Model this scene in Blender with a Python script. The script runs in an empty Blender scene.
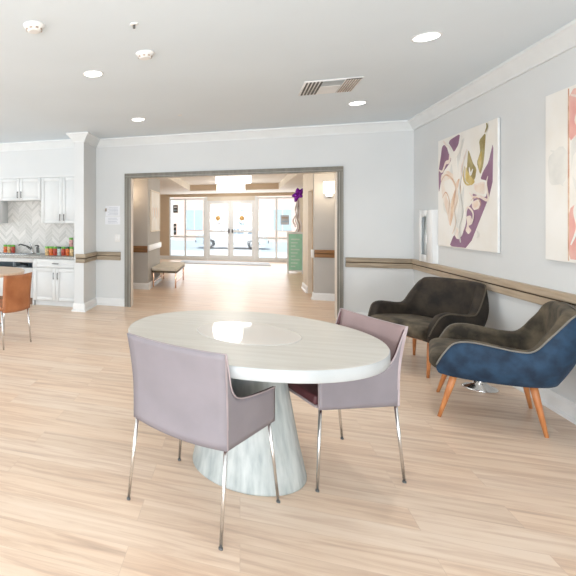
import bpy, bmesh, math, random
from mathutils import Vector, Matrix
random.seed(4)
PI = math.pi
SC = bpy.context.scene
COL = SC.collection

# ------------------------------------------------------------------ materials
def nodes(name):
    m = bpy.data.materials.new(name); m.use_nodes = True
    nt = m.node_tree
    return m, nt, nt.nodes['Principled BSDF']

def mat(name, col, rough=.5, metal=0., var=.04, scale=6., bump=0., bscale=40., stretch=(1, 1, 1), sheen=0., spec=.5,
        emit=None, estr=0., coat=0., dark=None):
    """plain surface with procedural tone variation and optional bump"""
    m, nt, b = nodes(name)
    N, L = nt.nodes, nt.links
    tc = N.new('ShaderNodeTexCoord'); mp = N.new('ShaderNodeMapping')
    mp.inputs['Scale'].default_value = stretch
    L.new(tc.outputs['Object'], mp.inputs['Vector'])
    nz = N.new('ShaderNodeTexNoise'); nz.inputs['Scale'].default_value = scale; nz.inputs['Detail'].default_value = 4
    L.new(mp.outputs[0], nz.inputs['Vector'])
    mx = N.new('ShaderNodeMix'); mx.data_type = 'RGBA'
    c2 = dark if dark else tuple(max(0, c * (1 - var * 2.5)) for c in col)
    c1 = tuple(min(1, c * (1 + var)) for c in col) if not dark else col
    rp = N.new('ShaderNodeValToRGB'); rp.color_ramp.elements[0].position = .35; rp.color_ramp.elements[1].position = .65
    L.new(nz.outputs['Fac'], rp.inputs[0]); L.new(rp.outputs[0], mx.inputs['Factor'])
    mx.inputs['A'].default_value = (*c2, 1); mx.inputs['B'].default_value = (*c1, 1)
    L.new(mx.outputs['Result'], b.inputs['Base Color'])
    b.inputs['Roughness'].default_value = rough; b.inputs['Metallic'].default_value = metal
    b.inputs['Specular IOR Level'].default_value = spec
    if sheen:
        b.inputs['Sheen Weight'].default_value = sheen; b.inputs['Sheen Roughness'].default_value = .4
        b.inputs['Sheen Tint'].default_value = (*[min(1, c * 2.5 + .12) for c in col], 1)
    if coat: b.inputs['Coat Weight'].default_value = coat
    if emit: b.inputs['Emission Color'].default_value = (*emit, 1); b.inputs['Emission Strength'].default_value = estr
    if bump:
        n2 = N.new('ShaderNodeTexNoise'); n2.inputs['Scale'].default_value = bscale; n2.inputs['Detail'].default_value = 5
        L.new(mp.outputs[0], n2.inputs['Vector'])
        bp = N.new('ShaderNodeBump'); bp.inputs['Strength'].default_value = bump; bp.inputs['Distance'].default_value = .01
        L.new(n2.outputs['Fac'], bp.inputs['Height']); L.new(bp.outputs[0], b.inputs['Normal'])
    return m

def floor_mat():
    m, nt, b = nodes('pale oak vinyl planks'); N, L = nt.nodes, nt.links
    tc = N.new('ShaderNodeTexCoord')
    br = N.new('ShaderNodeTexBrick'); br.offset = .37; br.inputs['Scale'].default_value = 1
    br.inputs['Brick Width'].default_value = 1.22; br.inputs['Row Height'].default_value = .18
    br.inputs['Mortar Size'].default_value = .0012; br.inputs['Mortar Smooth'].default_value = .3
    br.inputs['Color1'].default_value = (0, 0, 0, 1); br.inputs['Color2'].default_value = (1, 1, 1, 1); br.inputs['Mortar'].default_value = (.4, .4, .4, 1)
    L.new(tc.outputs['Object'], br.inputs['Vector'])
    # per-plank offset so that the grain differs from plank to plank
    sc = N.new('ShaderNodeVectorMath'); sc.operation = 'SCALE'; sc.inputs['Scale'].default_value = 7.3
    L.new(br.outputs['Color'], sc.inputs[0])
    ad = N.new('ShaderNodeVectorMath'); ad.operation = 'ADD'
    L.new(tc.outputs['Object'], ad.inputs[0]); L.new(sc.outputs[0], ad.inputs[1])
    mp = N.new('ShaderNodeMapping'); mp.inputs['Scale'].default_value = (.9, 13, 1); L.new(ad.outputs[0], mp.inputs['Vector'])
    g = N.new('ShaderNodeTexNoise'); g.inputs['Scale'].default_value = 1.6; g.inputs['Detail'].default_value = 6; g.inputs['Roughness'].default_value = .62; g.inputs['Distortion'].default_value = .6
    L.new(mp.outputs[0], g.inputs['Vector'])
    rp = N.new('ShaderNodeValToRGB'); e = rp.color_ramp.elements
    e[0].position = .25; e[0].color = (.53, .40, .315, 1); e[1].position = .72; e[1].color = (.83, .69, .57, 1)
    x = e.new(.42); x.color = (.68, .515, .395, 1); x = e.new(.53); x.color = (.77, .62, .49, 1)
    L.new(g.outputs['Fac'], rp.inputs[0])
    tn = N.new('ShaderNodeMix'); tn.data_type = 'RGBA'; tn.blend_type = 'MULTIPLY'
    rr = N.new('ShaderNodeValToRGB'); q = rr.color_ramp.elements
    q[0].color = (.93, .90, .87, 1); q[1].color = (1.0, 1.0, 1.0, 1); z = q.new(.5); z.color = (1.0, .95, .90, 1)
    L.new(br.outputs['Color'], rr.inputs[0])
    tn.inputs['Factor'].default_value = 1; L.new(rp.outputs[0], tn.inputs['A']); L.new(rr.outputs[0], tn.inputs['B'])
    gm = N.new('ShaderNodeMix'); gm.data_type = 'RGBA'; gm.inputs['B'].default_value = (.40, .28, .20, 1)
    ml = N.new('ShaderNodeMath'); ml.operation = 'MULTIPLY'; ml.inputs[1].default_value = .35
    L.new(br.outputs['Fac'], ml.inputs[0]); L.new(ml.outputs[0], gm.inputs['Factor']); L.new(tn.outputs['Result'], gm.inputs['A'])
    L.new(gm.outputs['Result'], b.inputs['Base Color'])
    b.inputs['Roughness'].default_value = .34; b.inputs['Specular IOR Level'].default_value = .45
    return m

def tile_mat():
    """chevron marble mosaic: V shaped columns running up the splash-back"""
    m, nt, b = nodes('chevron marble tile'); N, L = nt.nodes, nt.links
    tc = N.new('ShaderNodeTexCoord'); sp = N.new('ShaderNodeSeparateXYZ'); L.new(tc.outputs['Object'], sp.inputs[0])
    def mt(op, a, c=None):
        n = N.new('ShaderNodeMath'); n.operation = op
        for i, v in enumerate((a, c)):
            if v is None: continue
            if isinstance(v, (int, float)): n.inputs[i].default_value = v
            else: L.new(v, n.inputs[i])
        return n.outputs[0]
    W = .13
    pp = mt('PINGPONG', sp.outputs['X'], W)
    v = mt('ADD', sp.outputs['Z'], pp)
    row = mt('DIVIDE', v, .062)
    ci = mt('FLOOR', mt('DIVIDE', sp.outputs['X'], W)); ri = mt('FLOOR', row)
    cb = N.new('ShaderNodeCombineXYZ'); L.new(ci, cb.inputs[0]); L.new(ri, cb.inputs[1])
    wn = N.new('ShaderNodeTexWhiteNoise'); wn.noise_dimensions = '2D'; L.new(cb.outputs[0], wn.inputs['Vector'])
    rp = N.new('ShaderNodeValToRGB'); e = rp.color_ramp.elements
    e[0].color = (.54, .53, .50, 1); e[1].color = (.72, .70, .67, 1); L.new(wn.outputs['Value'], rp.inputs[0])
    fr = mt('FRACT', row); gr = mt('LESS_THAN', fr, .07)
    mx = N.new('ShaderNodeMix'); mx.data_type = 'RGBA'; L.new(gr, mx.inputs['Factor']); L.new(rp.outputs[0], mx.inputs['A'])
    mx.inputs['B'].default_value = (.78, .78, .76, 1); L.new(mx.outputs['Result'], b.inputs['Base Color'])
    b.inputs['Roughness'].default_value = .3
    return m

def glass_mat(name, tint=(1, 1, 1), refl=.10):
    m = bpy.data.materials.new(name); m.use_nodes = True; nt = m.node_tree; nt.nodes.clear(); N, L = nt.nodes, nt.links
    o = N.new('ShaderNodeOutputMaterial'); t = N.new('ShaderNodeBsdfTransparent'); g = N.new('ShaderNodeBsdfGlossy'); mx = N.new('ShaderNodeMixShader')
    nz = N.new('ShaderNodeTexNoise'); nz.inputs['Scale'].default_value = .6
    mr = N.new('ShaderNodeMapRange'); mr.inputs['To Min'].default_value = refl * .7; mr.inputs['To Max'].default_value = refl * 1.3
    L.new(nz.outputs['Fac'], mr.inputs['Value']); L.new(mr.outputs[0], mx.inputs[0])
    t.inputs[0].default_value = (*tint, 1); g.inputs['Roughness'].default_value = .02
    L.new(t.outputs[0], mx.inputs[1]); L.new(g.outputs[0], mx.inputs[2]); L.new(mx.outputs[0], o.inputs[0])
    return m

def lamp_mat(name, col, s):
    m = bpy.data.materials.new(name); m.use_nodes = True; nt = m.node_tree; nt.nodes.clear(); N, L = nt.nodes, nt.links
    o = N.new('ShaderNodeOutputMaterial'); e = N.new('ShaderNodeEmission'); e.inputs[0].default_value = (*col, 1); e.inputs[1].default_value = s
    L.new(e.outputs[0], o.inputs[0]); return m

M = dict(
    floor=floor_mat(), tile=tile_mat(),
    crown=mat('pale grey white crown paint', (.75, .78, .79), .5, var=.01),
    wall=mat('pale cool grey wall paint', (.68, .70, .705), .8, var=.008, scale=1.5),
    ceiling=mat('pale ceiling paint', (.72, .80, .86), .9, var=.008, scale=1),
    lobbyceiling=mat('lobby ceiling paint', (.80, .77, .72), .9, var=.01, scale=1),
    trimwhite=mat('white gloss trim paint', (.80, .81, .81), .4, var=.01),
    cabinet=mat('white cabinet lacquer', (.72, .735, .735), .4, var=.01),
    rail=mat('weathered taupe oak', (.42, .345, .25), .5, var=.14, scale=3, stretch=(1, 1, 14), dark=(.25, .20, .14)),
    railtan=mat('tan oak rail', (.52, .42, .31), .45, var=.1, scale=3, stretch=(1, 1, 14), dark=(.40, .31, .22)),
    railbrown=mat('brown stained oak rail', (.30, .15, .055), .4, var=.14, scale=3, stretch=(1, 1, 14), dark=(.20, .09, .03)),
    groove=mat('dark rail groove', (.10, .065, .035), .8),
    casing=mat('grey brown opening casing', (.20, .185, .15), .45, var=.1, scale=3, stretch=(6, 6, .6), dark=(.145, .135, .11)),
    casingedge=mat('pale casing bead', (.34, .33, .30), .45, var=.05),
    jamb=mat('cream jamb', (.80, .75, .68), .6, var=.01),
    beige=mat('warm beige lobby wall', (.60, .47, .34), .8, var=.02, scale=1.2),
    greige=mat('grey lobby wall paint', (.47, .46, .44), .8, var=.02, scale=1.2),
    tan=mat('tan door veneer', (.48, .32, .17), .5, var=.06, scale=2, stretch=(8, 8, .6)),
    cream=mat('cream paint', (.80, .74, .64), .7, var=.02),
    tabletop=mat('limed grey oak table', (.66, .63, .575), .42, var=.03, scale=2.2, stretch=(1.2, 12, 1), dark=(.60, .565, .505)),
    tableedge=mat('limed grey oak edge', (.50, .52, .525), .4, var=.03, scale=3, dark=(.42, .44, .445)),
    tablebase=mat('pale brushed grey base', (.47, .50, .49), .45, var=.06, scale=3, stretch=(8, 8, .7), dark=(.30, .335, .335)),
    inlay=mat('glossy white inlay', (.82, .82, .80), .06, var=.005, coat=.6),
    lavender=mat('mauve grey leather', (.232, .210, .230), .50, var=.03, scale=5, bump=.05, bscale=160, spec=.4),
    mauve=mat('dusty pink leather', (.33, .235, .23), .55, var=.04, scale=5, bump=.05, bscale=160, spec=.35),
    maroon=mat('deep maroon leather', (.10, .03, .035), .5, var=.08, scale=6),
    seam=mat('pale leather seam', (.42, .35, .36), .5),
    chrome=mat('brushed steel', (.70, .70, .70), .22, 1., var=.02),
    tip=mat('grey plastic foot', (.12, .12, .12), .5),
    saddle=mat('saddle brown leather', (.43, .165, .065), .5, var=.08, scale=5, dark=(.30, .10, .035)),
    navy=mat('navy blue velvet', (.015, .048, .098), .8, var=.2, scale=11, dark=(.005, .018, .042), sheen=.10, bump=.25, bscale=30),
    brownvelvet=mat('dark brown velvet', (.026, .018, .011), .8, var=.2, scale=6, dark=(.007, .005, .003), sheen=.04, bump=.25, bscale=30),
    olivevelvet=mat('worn olive brown velvet', (.115, .090, .058), .8, var=.2, scale=9, dark=(.022, .017, .010), sheen=.08, bump=.25, bscale=30),  # olive brown with lit seat tone and highlights mottled into the colour
    midvelvet=mat('brown olive velvet', (.042, .030, .019), .8, var=.2, scale=8, dark=(.009, .006, .004), sheen=.05, bump=.25, bscale=30),  # brown velvet lightened in its colour for the lit inner arms
    darkpiping=mat('brown velvet piping', (.085, .068, .048), .7),
    piping=mat('grey velvet piping', (.20, .185, .16), .7),
    teak=mat('orange teak wood', (.58, .24, .085), .4, var=.1, scale=3, stretch=(8, 8, 1), dark=(.42, .15, .05)),
    lampglow=lamp_mat('recessed lamp glow', (1, .98, .93), 9.),
    pendglow=lamp_mat('drum shade glow', (1, .97, .90), 3.2),
    sconceglow=lamp_mat('sconce shade glow', (1, .88, .70), 3.0),
    plastic=mat('white plastic', (.78, .78, .77), .45, var=.01),
    dark=mat('dark grey plastic', (.06, .06, .06), .5),
    slat=mat('dark vent slot', (.11, .11, .105), .7),
    slatwarm=mat('warm vent slot', (.42, .35, .29), .7),
    ventgrey=mat('grey vent metal', (.45, .50, .53), .5),
    canvas=mat('cream painted canvas', (.84, .83, .80), .7, var=.03, scale=2.5, dark=(.80, .77, .71)),
    canvasedge=mat('white canvas edge', (.78, .79, .79), .7),
    purple=mat('purple paint', (.23, .11, .19), .6, var=.1, scale=3, dark=(.31, .18, .28)),
    olive=mat('olive paint', (.26, .20, .06), .6, dark=(.42, .36, .16), scale=8),
    peach=mat('pale peach paint', (.75, .58, .46), .6, dark=(.80, .74, .66), scale=5),
    creamp=mat('cream paint blot', (.82, .76, .68), .6, dark=(.78, .64, .58), scale=12),
    rust=mat('rust paint', (.55, .30, .20), .6, dark=(.72, .55, .40), scale=9),
    gold=mat('gold ochre paint', (.50, .36, .08), .6, dark=(.66, .56, .30), scale=9),
    pink=mat('coral pink paint', (.74, .36, .32), .6, dark=(.78, .50, .44), scale=5),
    greyp=mat('pale grey paint', (.66, .66, .63), .6, dark=(.76, .75, .71), scale=6),
    counter=mat('grey speckled granite', (.44, .44, .42), .25, var=.2, scale=60, dark=(.28, .27, .25)),
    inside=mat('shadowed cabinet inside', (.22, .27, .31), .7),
    pipe=mat('white drain pipe', (.6, .65, .7), .4),
    toe=mat('brown toe kick', (.22, .12, .07), .6),
    nickel=mat('dark nickel', (.10, .10, .10), .3, .8),
    orange=mat('orange jar contents', (.75, .17, .04), .4, var=.2, scale=30),
    redjar=mat('red jar contents', (.50, .06, .03), .4, var=.2, scale=30),
    cornjar=mat('pale yellow jar contents', (.75, .52, .26), .4, var=.2, scale=30),
    pinkjar=mat('pink jar contents', (.68, .36, .34), .4, var=.2, scale=30),
    clearjar=mat('pale jar contents', (.55, .62, .58), .3, var=.2, scale=30),
    green=mat('green jar lid', (.16, .46, .07), .4),
    dkgreen=mat('dark green jar lid', (.03, .12, .05), .4),
    paper=mat('white paper', (.78, .80, .84), .7, var=.01),
    print=mat('pale grey print', (.52, .56, .62), .7),
    alu=mat('white aluminium frame', (.80, .82, .83), .35, var=.01),
    glass=glass_mat('clear glass', (.97, .99, 1.0), .05),
    glassblue=glass_mat('bluish lower glass', (.90, .96, 1.0), .06),
    decalorange=mat('orange decal', (.92, .58, .22), .6),
    decalblue=mat('blue grey decal', (.36, .50, .62), .6),
    mint=mat('mint green board', (.36, .74, .58), .5, var=.03),
    mintpale=mat('pale mint print', (.66, .86, .78), .5),
    balloon=mat('purple foil', (.22, .01, .42), .18, .5, var=.1),
    ribbon=mat('white ribbon', (.75, .70, .70), .4),
    ribbonbrown=mat('taupe ribbon', (.45, .35, .32), .5),
    benchcloth=mat('cream bench upholstery', (.72, .66, .56), .7, var=.04),
    benchdark=mat('dark studded band', (.16, .12, .06), .5, dark=(.04, .03, .02), scale=40),
    copper=mat('copper rose metal', (.70, .42, .28), .25, .8),
    mat_=mat('grey entrance mat', (.55, .56, .58), .9),
    concrete=mat('pale concrete paving', (.72, .72, .70), .9, var=.03, scale=2),
    asphalt=mat('pale asphalt', (.50, .52, .54), .9, var=.04, scale=2),
    carpaint=mat('silver car paint', (.66, .70, .74), .25, .3),
    carglass=mat('car window glass', (.20, .27, .33), .1),
    tyre=mat('dark rubber tyre', (.09, .10, .11), .7),
    facade=mat('pale pink render', (.80, .60, .52), .9, var=.03),
    facadewhite=mat('white render', (.78, .78, .76), .9, var=.03),
    facadeglass=mat('blue grey window glass', (.45, .56, .62), .2),
    leaf=mat('pale green leaves', (.40, .60, .46), .8, var=.2, scale=4),
    bark=mat('grey bark', (.35, .30, .26), .9),
    woodtable=mat('pale peach wood', (.70, .52, .38), .4, var=.05, scale=3, stretch=(1, 10, 1)),
)

# ------------------------------------------------------------------ mesh builder
class MB:
    def __init__(s): s.bm = bmesh.new(); s.mats = []
    def mi(s, m):
        if m not in s.mats: s.mats.append(m)
        return s.mats.index(m)
    def _tag(s, old, m, smooth):
        i = s.mi(m)
        for f in s.bm.faces:
            if f not in old: f.material_index = i; f.smooth = smooth
    def box(s, x0, x1, y0, y1, z0, z1, m=None, bev=0., seg=2, rz=0., rx=0., piv=None):
        old = set(s.bm.faces)
        r = bmesh.ops.create_cube(s.bm, size=1); vs = r['verts']
        c = Vector(((x0 + x1) / 2, (y0 + y1) / 2, (z0 + z1) / 2))
        for v in vs: v.co = Vector((v.co.x * (x1 - x0), v.co.y * (y1 - y0), v.co.z * (z1 - z0))) + c
        if bev:
            es = list({e for v in vs for e in v.link_edges})
            bv = bmesh.ops.bevel(s.bm, geom=es, offset=bev, segments=seg, affect='EDGES', profile=.5)
        if rz or rx:
            p = Vector(piv) if piv else c
            R = Matrix.Rotation(rz, 3, 'Z') @ Matrix.Rotation(rx, 3, 'X')
            nv = {v for f in s.bm.faces if f not in old for v in f.verts}
            for v in nv: v.co = R @ (v.co - p) + p
        s._tag(old, m, bool(bev)); return s
    def tube(s, pts, r, m=None, n=12, cap=True, rs=None):
        """tapered tube through points"""
        old = set(s.bm.faces); pts = [Vector(p) for p in pts]; rings = []
        up = None
        for i, p in enumerate(pts):
            t = (pts[min(i + 1, len(pts) - 1)] - pts[max(i - 1, 0)]).normalized()
            if up is None: up = t.orthogonal().normalized()
            else: up = (up - t * up.dot(t)).normalized()
            w = t.cross(up); rr = rs[i] if rs else r
            rings.append([s.bm.verts.new(p + (up * math.cos(a) + w * math.sin(a)) * rr) for a in [2 * PI * k / n for k in range(n)]])
        for a, b in zip(rings, rings[1:]):
            for k in range(n): s.bm.faces.new((a[k], a[(k + 1) % n], b[(k + 1) % n], b[k]))
        if cap: s.bm.faces.new(rings[0][::-1]); s.bm.faces.new(rings[-1])
        s._tag(old, m, True); return s
    def lathe(s, prof, m=None, n=40, c=(0, 0, 0), sx=1., sy=1., mats=None):
        """prof: (radius, z) pairs bottom to top; closed at the ends"""
        i0 = s.mi(m); rings = []
        for r, z in prof:
            rings.append([s.bm.verts.new((c[0] + math.cos(2 * PI * k / n) * r * sx, c[1] + math.sin(2 * PI * k / n) * r * sy, c[2] + z)) for k in range(n)])
        for j, (a, b) in enumerate(zip(rings, rings[1:])):
            ii = s.mi(mats[j]) if mats and mats[j] else i0
            for k in range(n):
                f = s.bm.faces.new((a[k], a[(k + 1) % n], b[(k + 1) % n], b[k])); f.smooth = True; f.material_index = ii
        f = s.bm.faces.new(rings[0][::-1]); f.material_index = i0
        f = s.bm.faces.new(rings[-1]); f.material_index = s.mi(mats[-1]) if mats and mats[-1] else i0
        return s
    def prism(s, poly, axis, a, b, m=None, smooth=False):
        """polygon (u,v) extruded along axis from a to b; axis x:(y,z) y:(x,z) z:(x,y)"""
        old = set(s.bm.faces)
        def P(u, v, w): return {'x': (w, u, v), 'y': (u, w, v), 'z': (u, v, w)}[axis]
        A = [s.bm.verts.new(P(u, v, a)) for u, v in poly]; B = [s.bm.verts.new(P(u, v, b)) for u, v in poly]
        n = len(poly)
        for k in range(n): s.bm.faces.new((A[k], A[(k + 1) % n], B[(k + 1) % n], B[k]))
        s.bm.faces.new(A[::-1]); s.bm.faces.new(B)
        s._tag(old, m, smooth); return s
    def sweep(s, prof, path, side=1, m=None, mats=None):
        """profile (out, z) carried along a horizontal path with mitred corners; 'out' is to the right of travel when side=1"""
        path = [Vector((p[0], p[1])) for p in path]; rings = []
        for i, p in enumerate(path):
            d0 = (p - path[i - 1]).normalized() if i else (path[1] - p).normalized()
            d1 = (path[i + 1] - p).normalized() if i < len(path) - 1 else d0
            n0 = Vector((d0.y, -d0.x)) * side; n1 = Vector((d1.y, -d1.x)) * side
            b = (n0 + n1); b = b / (b.length_squared / 2) if b.length > 1e-6 else n0
            rings.append([s.bm.verts.new((p.x + b.x * o, p.y + b.y * o, z)) for o, z in prof])
        n = len(prof)
        for a, b in zip(rings, rings[1:]):
            for k in range(n):
                f = s.bm.faces.new((a[k], a[(k + 1) % n], b[(k + 1) % n], b[k])); f.material_index = s.mi(mats[k] if mats and mats[k] else m)
        f = s.bm.faces.new(rings[0][::-1]); f.material_index = s.mi(m); f = s.bm.faces.new(rings[-1]); f.material_index = s.mi(m)
        return s
    def grid(s, rows, m=None, closed=False, smooth=True, mats=None):
        V = [[s.bm.verts.new(p) for p in r] for r in rows]
        for i, (a, b) in enumerate(zip(V, V[1:])):
            n = len(a)
            for k in range(n if closed else n - 1):
                f = s.bm.faces.new((a[k], a[(k + 1) % n], b[(k + 1) % n], b[k])); f.smooth = smooth
                f.material_index = s.mi(mats(i, k) if mats else m)
        return V
    def build(s, name, parent=None, loc=None, solid=0., subd=0, rotz=None):
        bmesh.ops.recalc_face_normals(s.bm, faces=s.bm.faces[:])
        me = bpy.data.meshes.new(name); s.bm.to_mesh(me); s.bm.free()
        for m in s.mats: me.materials.append(m)
        o = bpy.data.objects.new(name, me); COL.objects.link(o)
        if parent: o.parent = parent
        if loc: o.location = loc
        if rotz is not None: o.rotation_euler = (0, 0, rotz)
        if solid: md = o.modifiers.new('thickness', 'SOLIDIFY'); md.thickness = solid; md.offset = 0
        if subd: md = o.modifiers.new('smooth', 'SUBSURF'); md.levels = subd; md.render_levels = subd
        return o

def tag(o, label, cat, group=None):
    o['label'] = label; o['category'] = cat
    if group: o['group'] = group
    return o
def thing(name, label, cat, loc=(0, 0, 0), rotz=0., group=None):
    o = bpy.data.objects.new(name, None); COL.objects.link(o); o.location = loc; o.rotation_euler = (0, 0, rotz)
    o.empty_display_size = .1
    return tag(o, label, cat, group)
def struct(o): o['kind'] = 'structure'; return o
def dup(root, loc, rotz, label):
    r = root.copy(); COL.objects.link(r); r.location = loc; r.rotation_euler = (0, 0, rotz); r['label'] = label
    for ch in list(root.children):
        c = ch.copy(); COL.objects.link(c); c.parent = r
        for g in list(ch.children):
            d = g.copy(); COL.objects.link(d); d.parent = c
    return r

# ------------------------------------------------------------------ the room
XR, YB, ZC, XC, YK = 2.20, 7.48, 2.74, -2.257, 7.68      # right wall, back wall, ceiling, pilaster face, kitchen wall
PX, PY = -2.41, 6.83
struct(MB().box(-7.5, 4.6, -4, 17.45, -.12, 0, M['floor']).build('floor'))
struct(MB().box(-7.5, XR + .15, -4, YB + .15, ZC, ZC + .1, M['ceiling']).build('ceiling'))
struct(MB().box(XR, XR + .15, -4, YB + .15, 0, ZC, M['wall']).build('wall_right'))
struct(MB().box(-7.65, -7.5, -4, YK + .15, 0, ZC, M['wall']).build('wall_left'))
OL, OR, OT = -1.665, 1.287, 2.085
w = MB()
w.box(XC, OL - .012, YB, YB + .15, 0, ZC, M['wall']); w.box(OR + .012, XR, YB, YB + .15, 0, ZC, M['wall'])
w.box(OL - .012, OR + .012, YB, YB + .15, OT + .012, ZC, M['wall'])
struct(w.build('wall_back'))
struct(MB().box(-7.5, PX, YK, YK + .15, 0, ZC, M['wall']).build('wall_kitchen'))
struct(MB().box(PX, XC, PY, YK + .15, 0, ZC, M['wall']).build('wall_pilaster'))
struct(MB().box(-7.5, PX, 7.34, YK, 2.16, ZC, M['wall']).build('wall_soffit'))
# crown moulding
cp = [(0, -.13), (.018, -.13), (.02, -.115), (.05, -.075), (.085, -.03), (.10, -.022), (.10, 0), (0, 0)]
struct(MB().sweep([(o, ZC + z) for o, z in cp], [(-7.5, 7.34), (PX, 7.34), (PX, PY), (XC, PY), (XC, YB), (XR, YB), (XR, -4)], 1, M['crown']).build('trim_1'))
# base boards
bp_ = [(0, 0), (.036, 0), (.036, .018), (.02, .03), (.018, .10), (.008, .125), (0, .125)]
struct(MB().sweep(bp_, [(PX, 7.05), (PX, PY), (XC, PY), (XC, YB), (OL - .10, YB)], 1, M['trimwhite']).build('baseboard_left'))
struct(MB().sweep(bp_, [(OR + .085, YB), (XR, YB), (XR, -4)], 1, M['trimwhite']).build('baseboard_right'))
# chair rails: upper band, dark groove, lower band
def rail(path, name, m, z=.885):
    rp = [(0, -.135), (.022, -.135), (.026, -.128), (.026, -.072), (.014, -.069), (.014, -.063), (.034, -.060), (.040, -.052), (.040, -.006), (.034, 0), (0, 0)]
    ms = [None] * 11; ms[3] = ms[4] = ms[5] = M['groove']
    return struct(MB().sweep([(o, z + q) for o, q in rp], path, 1, m, ms).build(name))
rail([(PX + .03, PY), (XC, PY), (XC, YB), (-1.835, YB)], 'trim_2', M['rail'])
rail([(1.392, YB), (XR - .001, YB)], 'trim_3', M['rail'])
rail([(XR, YB - .042), (XR, -4)], 'trim_4', M['railtan'])
# opening casing and jamb liner
c = MB()
for x0, x1 in ((OL - .10, OL), (OR, OR + .075)):
    c.box(x0, x1, YB - .03, YB, 0, OT, M['casing'])
    c.box(x0 + .022, x0 + .03, YB - .036, YB - .03, 0, OT, M['casingedge']); c.box(x1 - .02, x1 - .013, YB - .036, YB - .03, 0, OT, M['casingedge'])
c.box(OL - .10, OR + .075, YB - .03, YB, OT, OT + .075, M['casing'])
c.box(OL - .10, OR + .075, YB - .036, YB - .03, OT + .02, OT + .027, M['casingedge'])
struct(c.build('door_1'))
c = MB(); c.box(OL - .012, OL, YB, YB + .17, 0, OT, M['jamb']); c.box(OR, OR + .012, YB, YB + .17, 0, OT, M['jamb']); c.box(OL - .012, OR + .012, YB, YB + .17, OT, OT + .012, M['jamb'])
struct(c.build('door_2'))

# ------------------------------------------------------------------ lobby beyond the opening
LZ = 2.34; LYL, LYR, LF = 9.47, 9.23, 17.2
tx0, tx1, ty0, ty1, tz = -1.5, 1.1, 9.9, 15.3, 2.52
for q in ((-4, tx0, YB + .151, LF + .2), (tx1, 4.5, YB + .151, LF + .2), (tx0, tx1, YB + .151, ty0), (tx0, tx1, ty1, LF + .2)):
    struct(MB().box(q[0], q[1], q[2], q[3], LZ, tz, M['lobbyceiling']).build('ceiling_lobby_border'))
c = MB(); c.box(-4, 4.5, YB + .151, LF + .2, tz, tz + .1, M['lobbyceiling'])
struct(c.build('ceiling_lobby'))
c = MB()   # warm painted risers round the raised tray
c.box(tx0, tx1, ty1 - .01, ty1, LZ, tz, M['beige']); c.box(tx0, tx0 + .01, ty0, ty1 - .01, LZ, tz, M['cream']); c.box(tx1 - .01, tx1, ty0, ty1 - .01, LZ, tz, M['cream'])
struct(c.build('trim_5'))
struct(MB().box(-4, -1.76, LYL, LYL + .12, 0, LZ, M['greige']).build('wall_lobby_left'))
struct(MB().box(-1.88, -1.76, LYL + .12, 11.0, 0, LZ, M['greige']).build('wall_lobby_side'))
struct(MB().box(1.23, 4.5, LYR, LYR + .12, 0, LZ, M['greige']).build('wall_lobby_right'))
c = MB(); c.box(1.23, 1.36, LYR + .12, 9.38, 0, LZ, M['cream']); c.box(1.23, 1.36, 10.0, 10.77, 0, LZ, M['cream']); c.box(1.23, 1.36, 9.38, 10.0, 1.96, LZ, M['cream'])
struct(c.build('wall_lobby_doorway'))
struct(MB().box(1.30, 1.34, 9.38, 10.0, .01, 1.96, M['tan']).build('door_3'))
struct(MB().box(-4.12, -4, 7.85, LF + .2, 0, LZ, M['beige']).build('wall_lobby_far_left'))
struct(MB().box(2.6, 2.72, 10.77, LF, 0, LZ, M['cream']).build('wall_lobby_far_right'))
struct(MB().box(1.36, 2.6, 10.77, 10.9, 0, LZ, M['cream']).build('wall_lobby_return'))
struct(MB().box(4.5, 4.62, YB + .15, LYR + .2, 0, LZ, M['greige']).build('wall_lobby_passage'))
struct(MB().sweep(bp_, [(-4, LYL), (-1.76, LYL), (-1.76, 11.0)], 1, M['trimwhite']).build('baseboard_lobby_left'))
struct(MB().sweep(bp_, [(1.23, 10.77), (1.23, 10.03)], 1, M['trimwhite']).build('baseboard_lobby_side'))
struct(MB().sweep(bp_, [(1.23, 9.36), (1.23, LYR), (4.5, LYR)], 1, M['trimwhite']).build('baseboard_lobby_right'))
rail([(-4, LYL), (-1.765, LYL)], 'trim_6', M['railbrown'])
rail([(1.235, LYR), (4.5, LYR)], 'trim_7', M['railbrown'])
struct(MB().box(-1.76, -1.725, LYL + .0, 11.0, .78, .90, M['trimwhite'], .004).build('trim_8'))
struct(MB().box(1.195, 1.23, LYR, 9.36, .74, .88, M['trimwhite'], .004).build('trim_9'))
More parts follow.
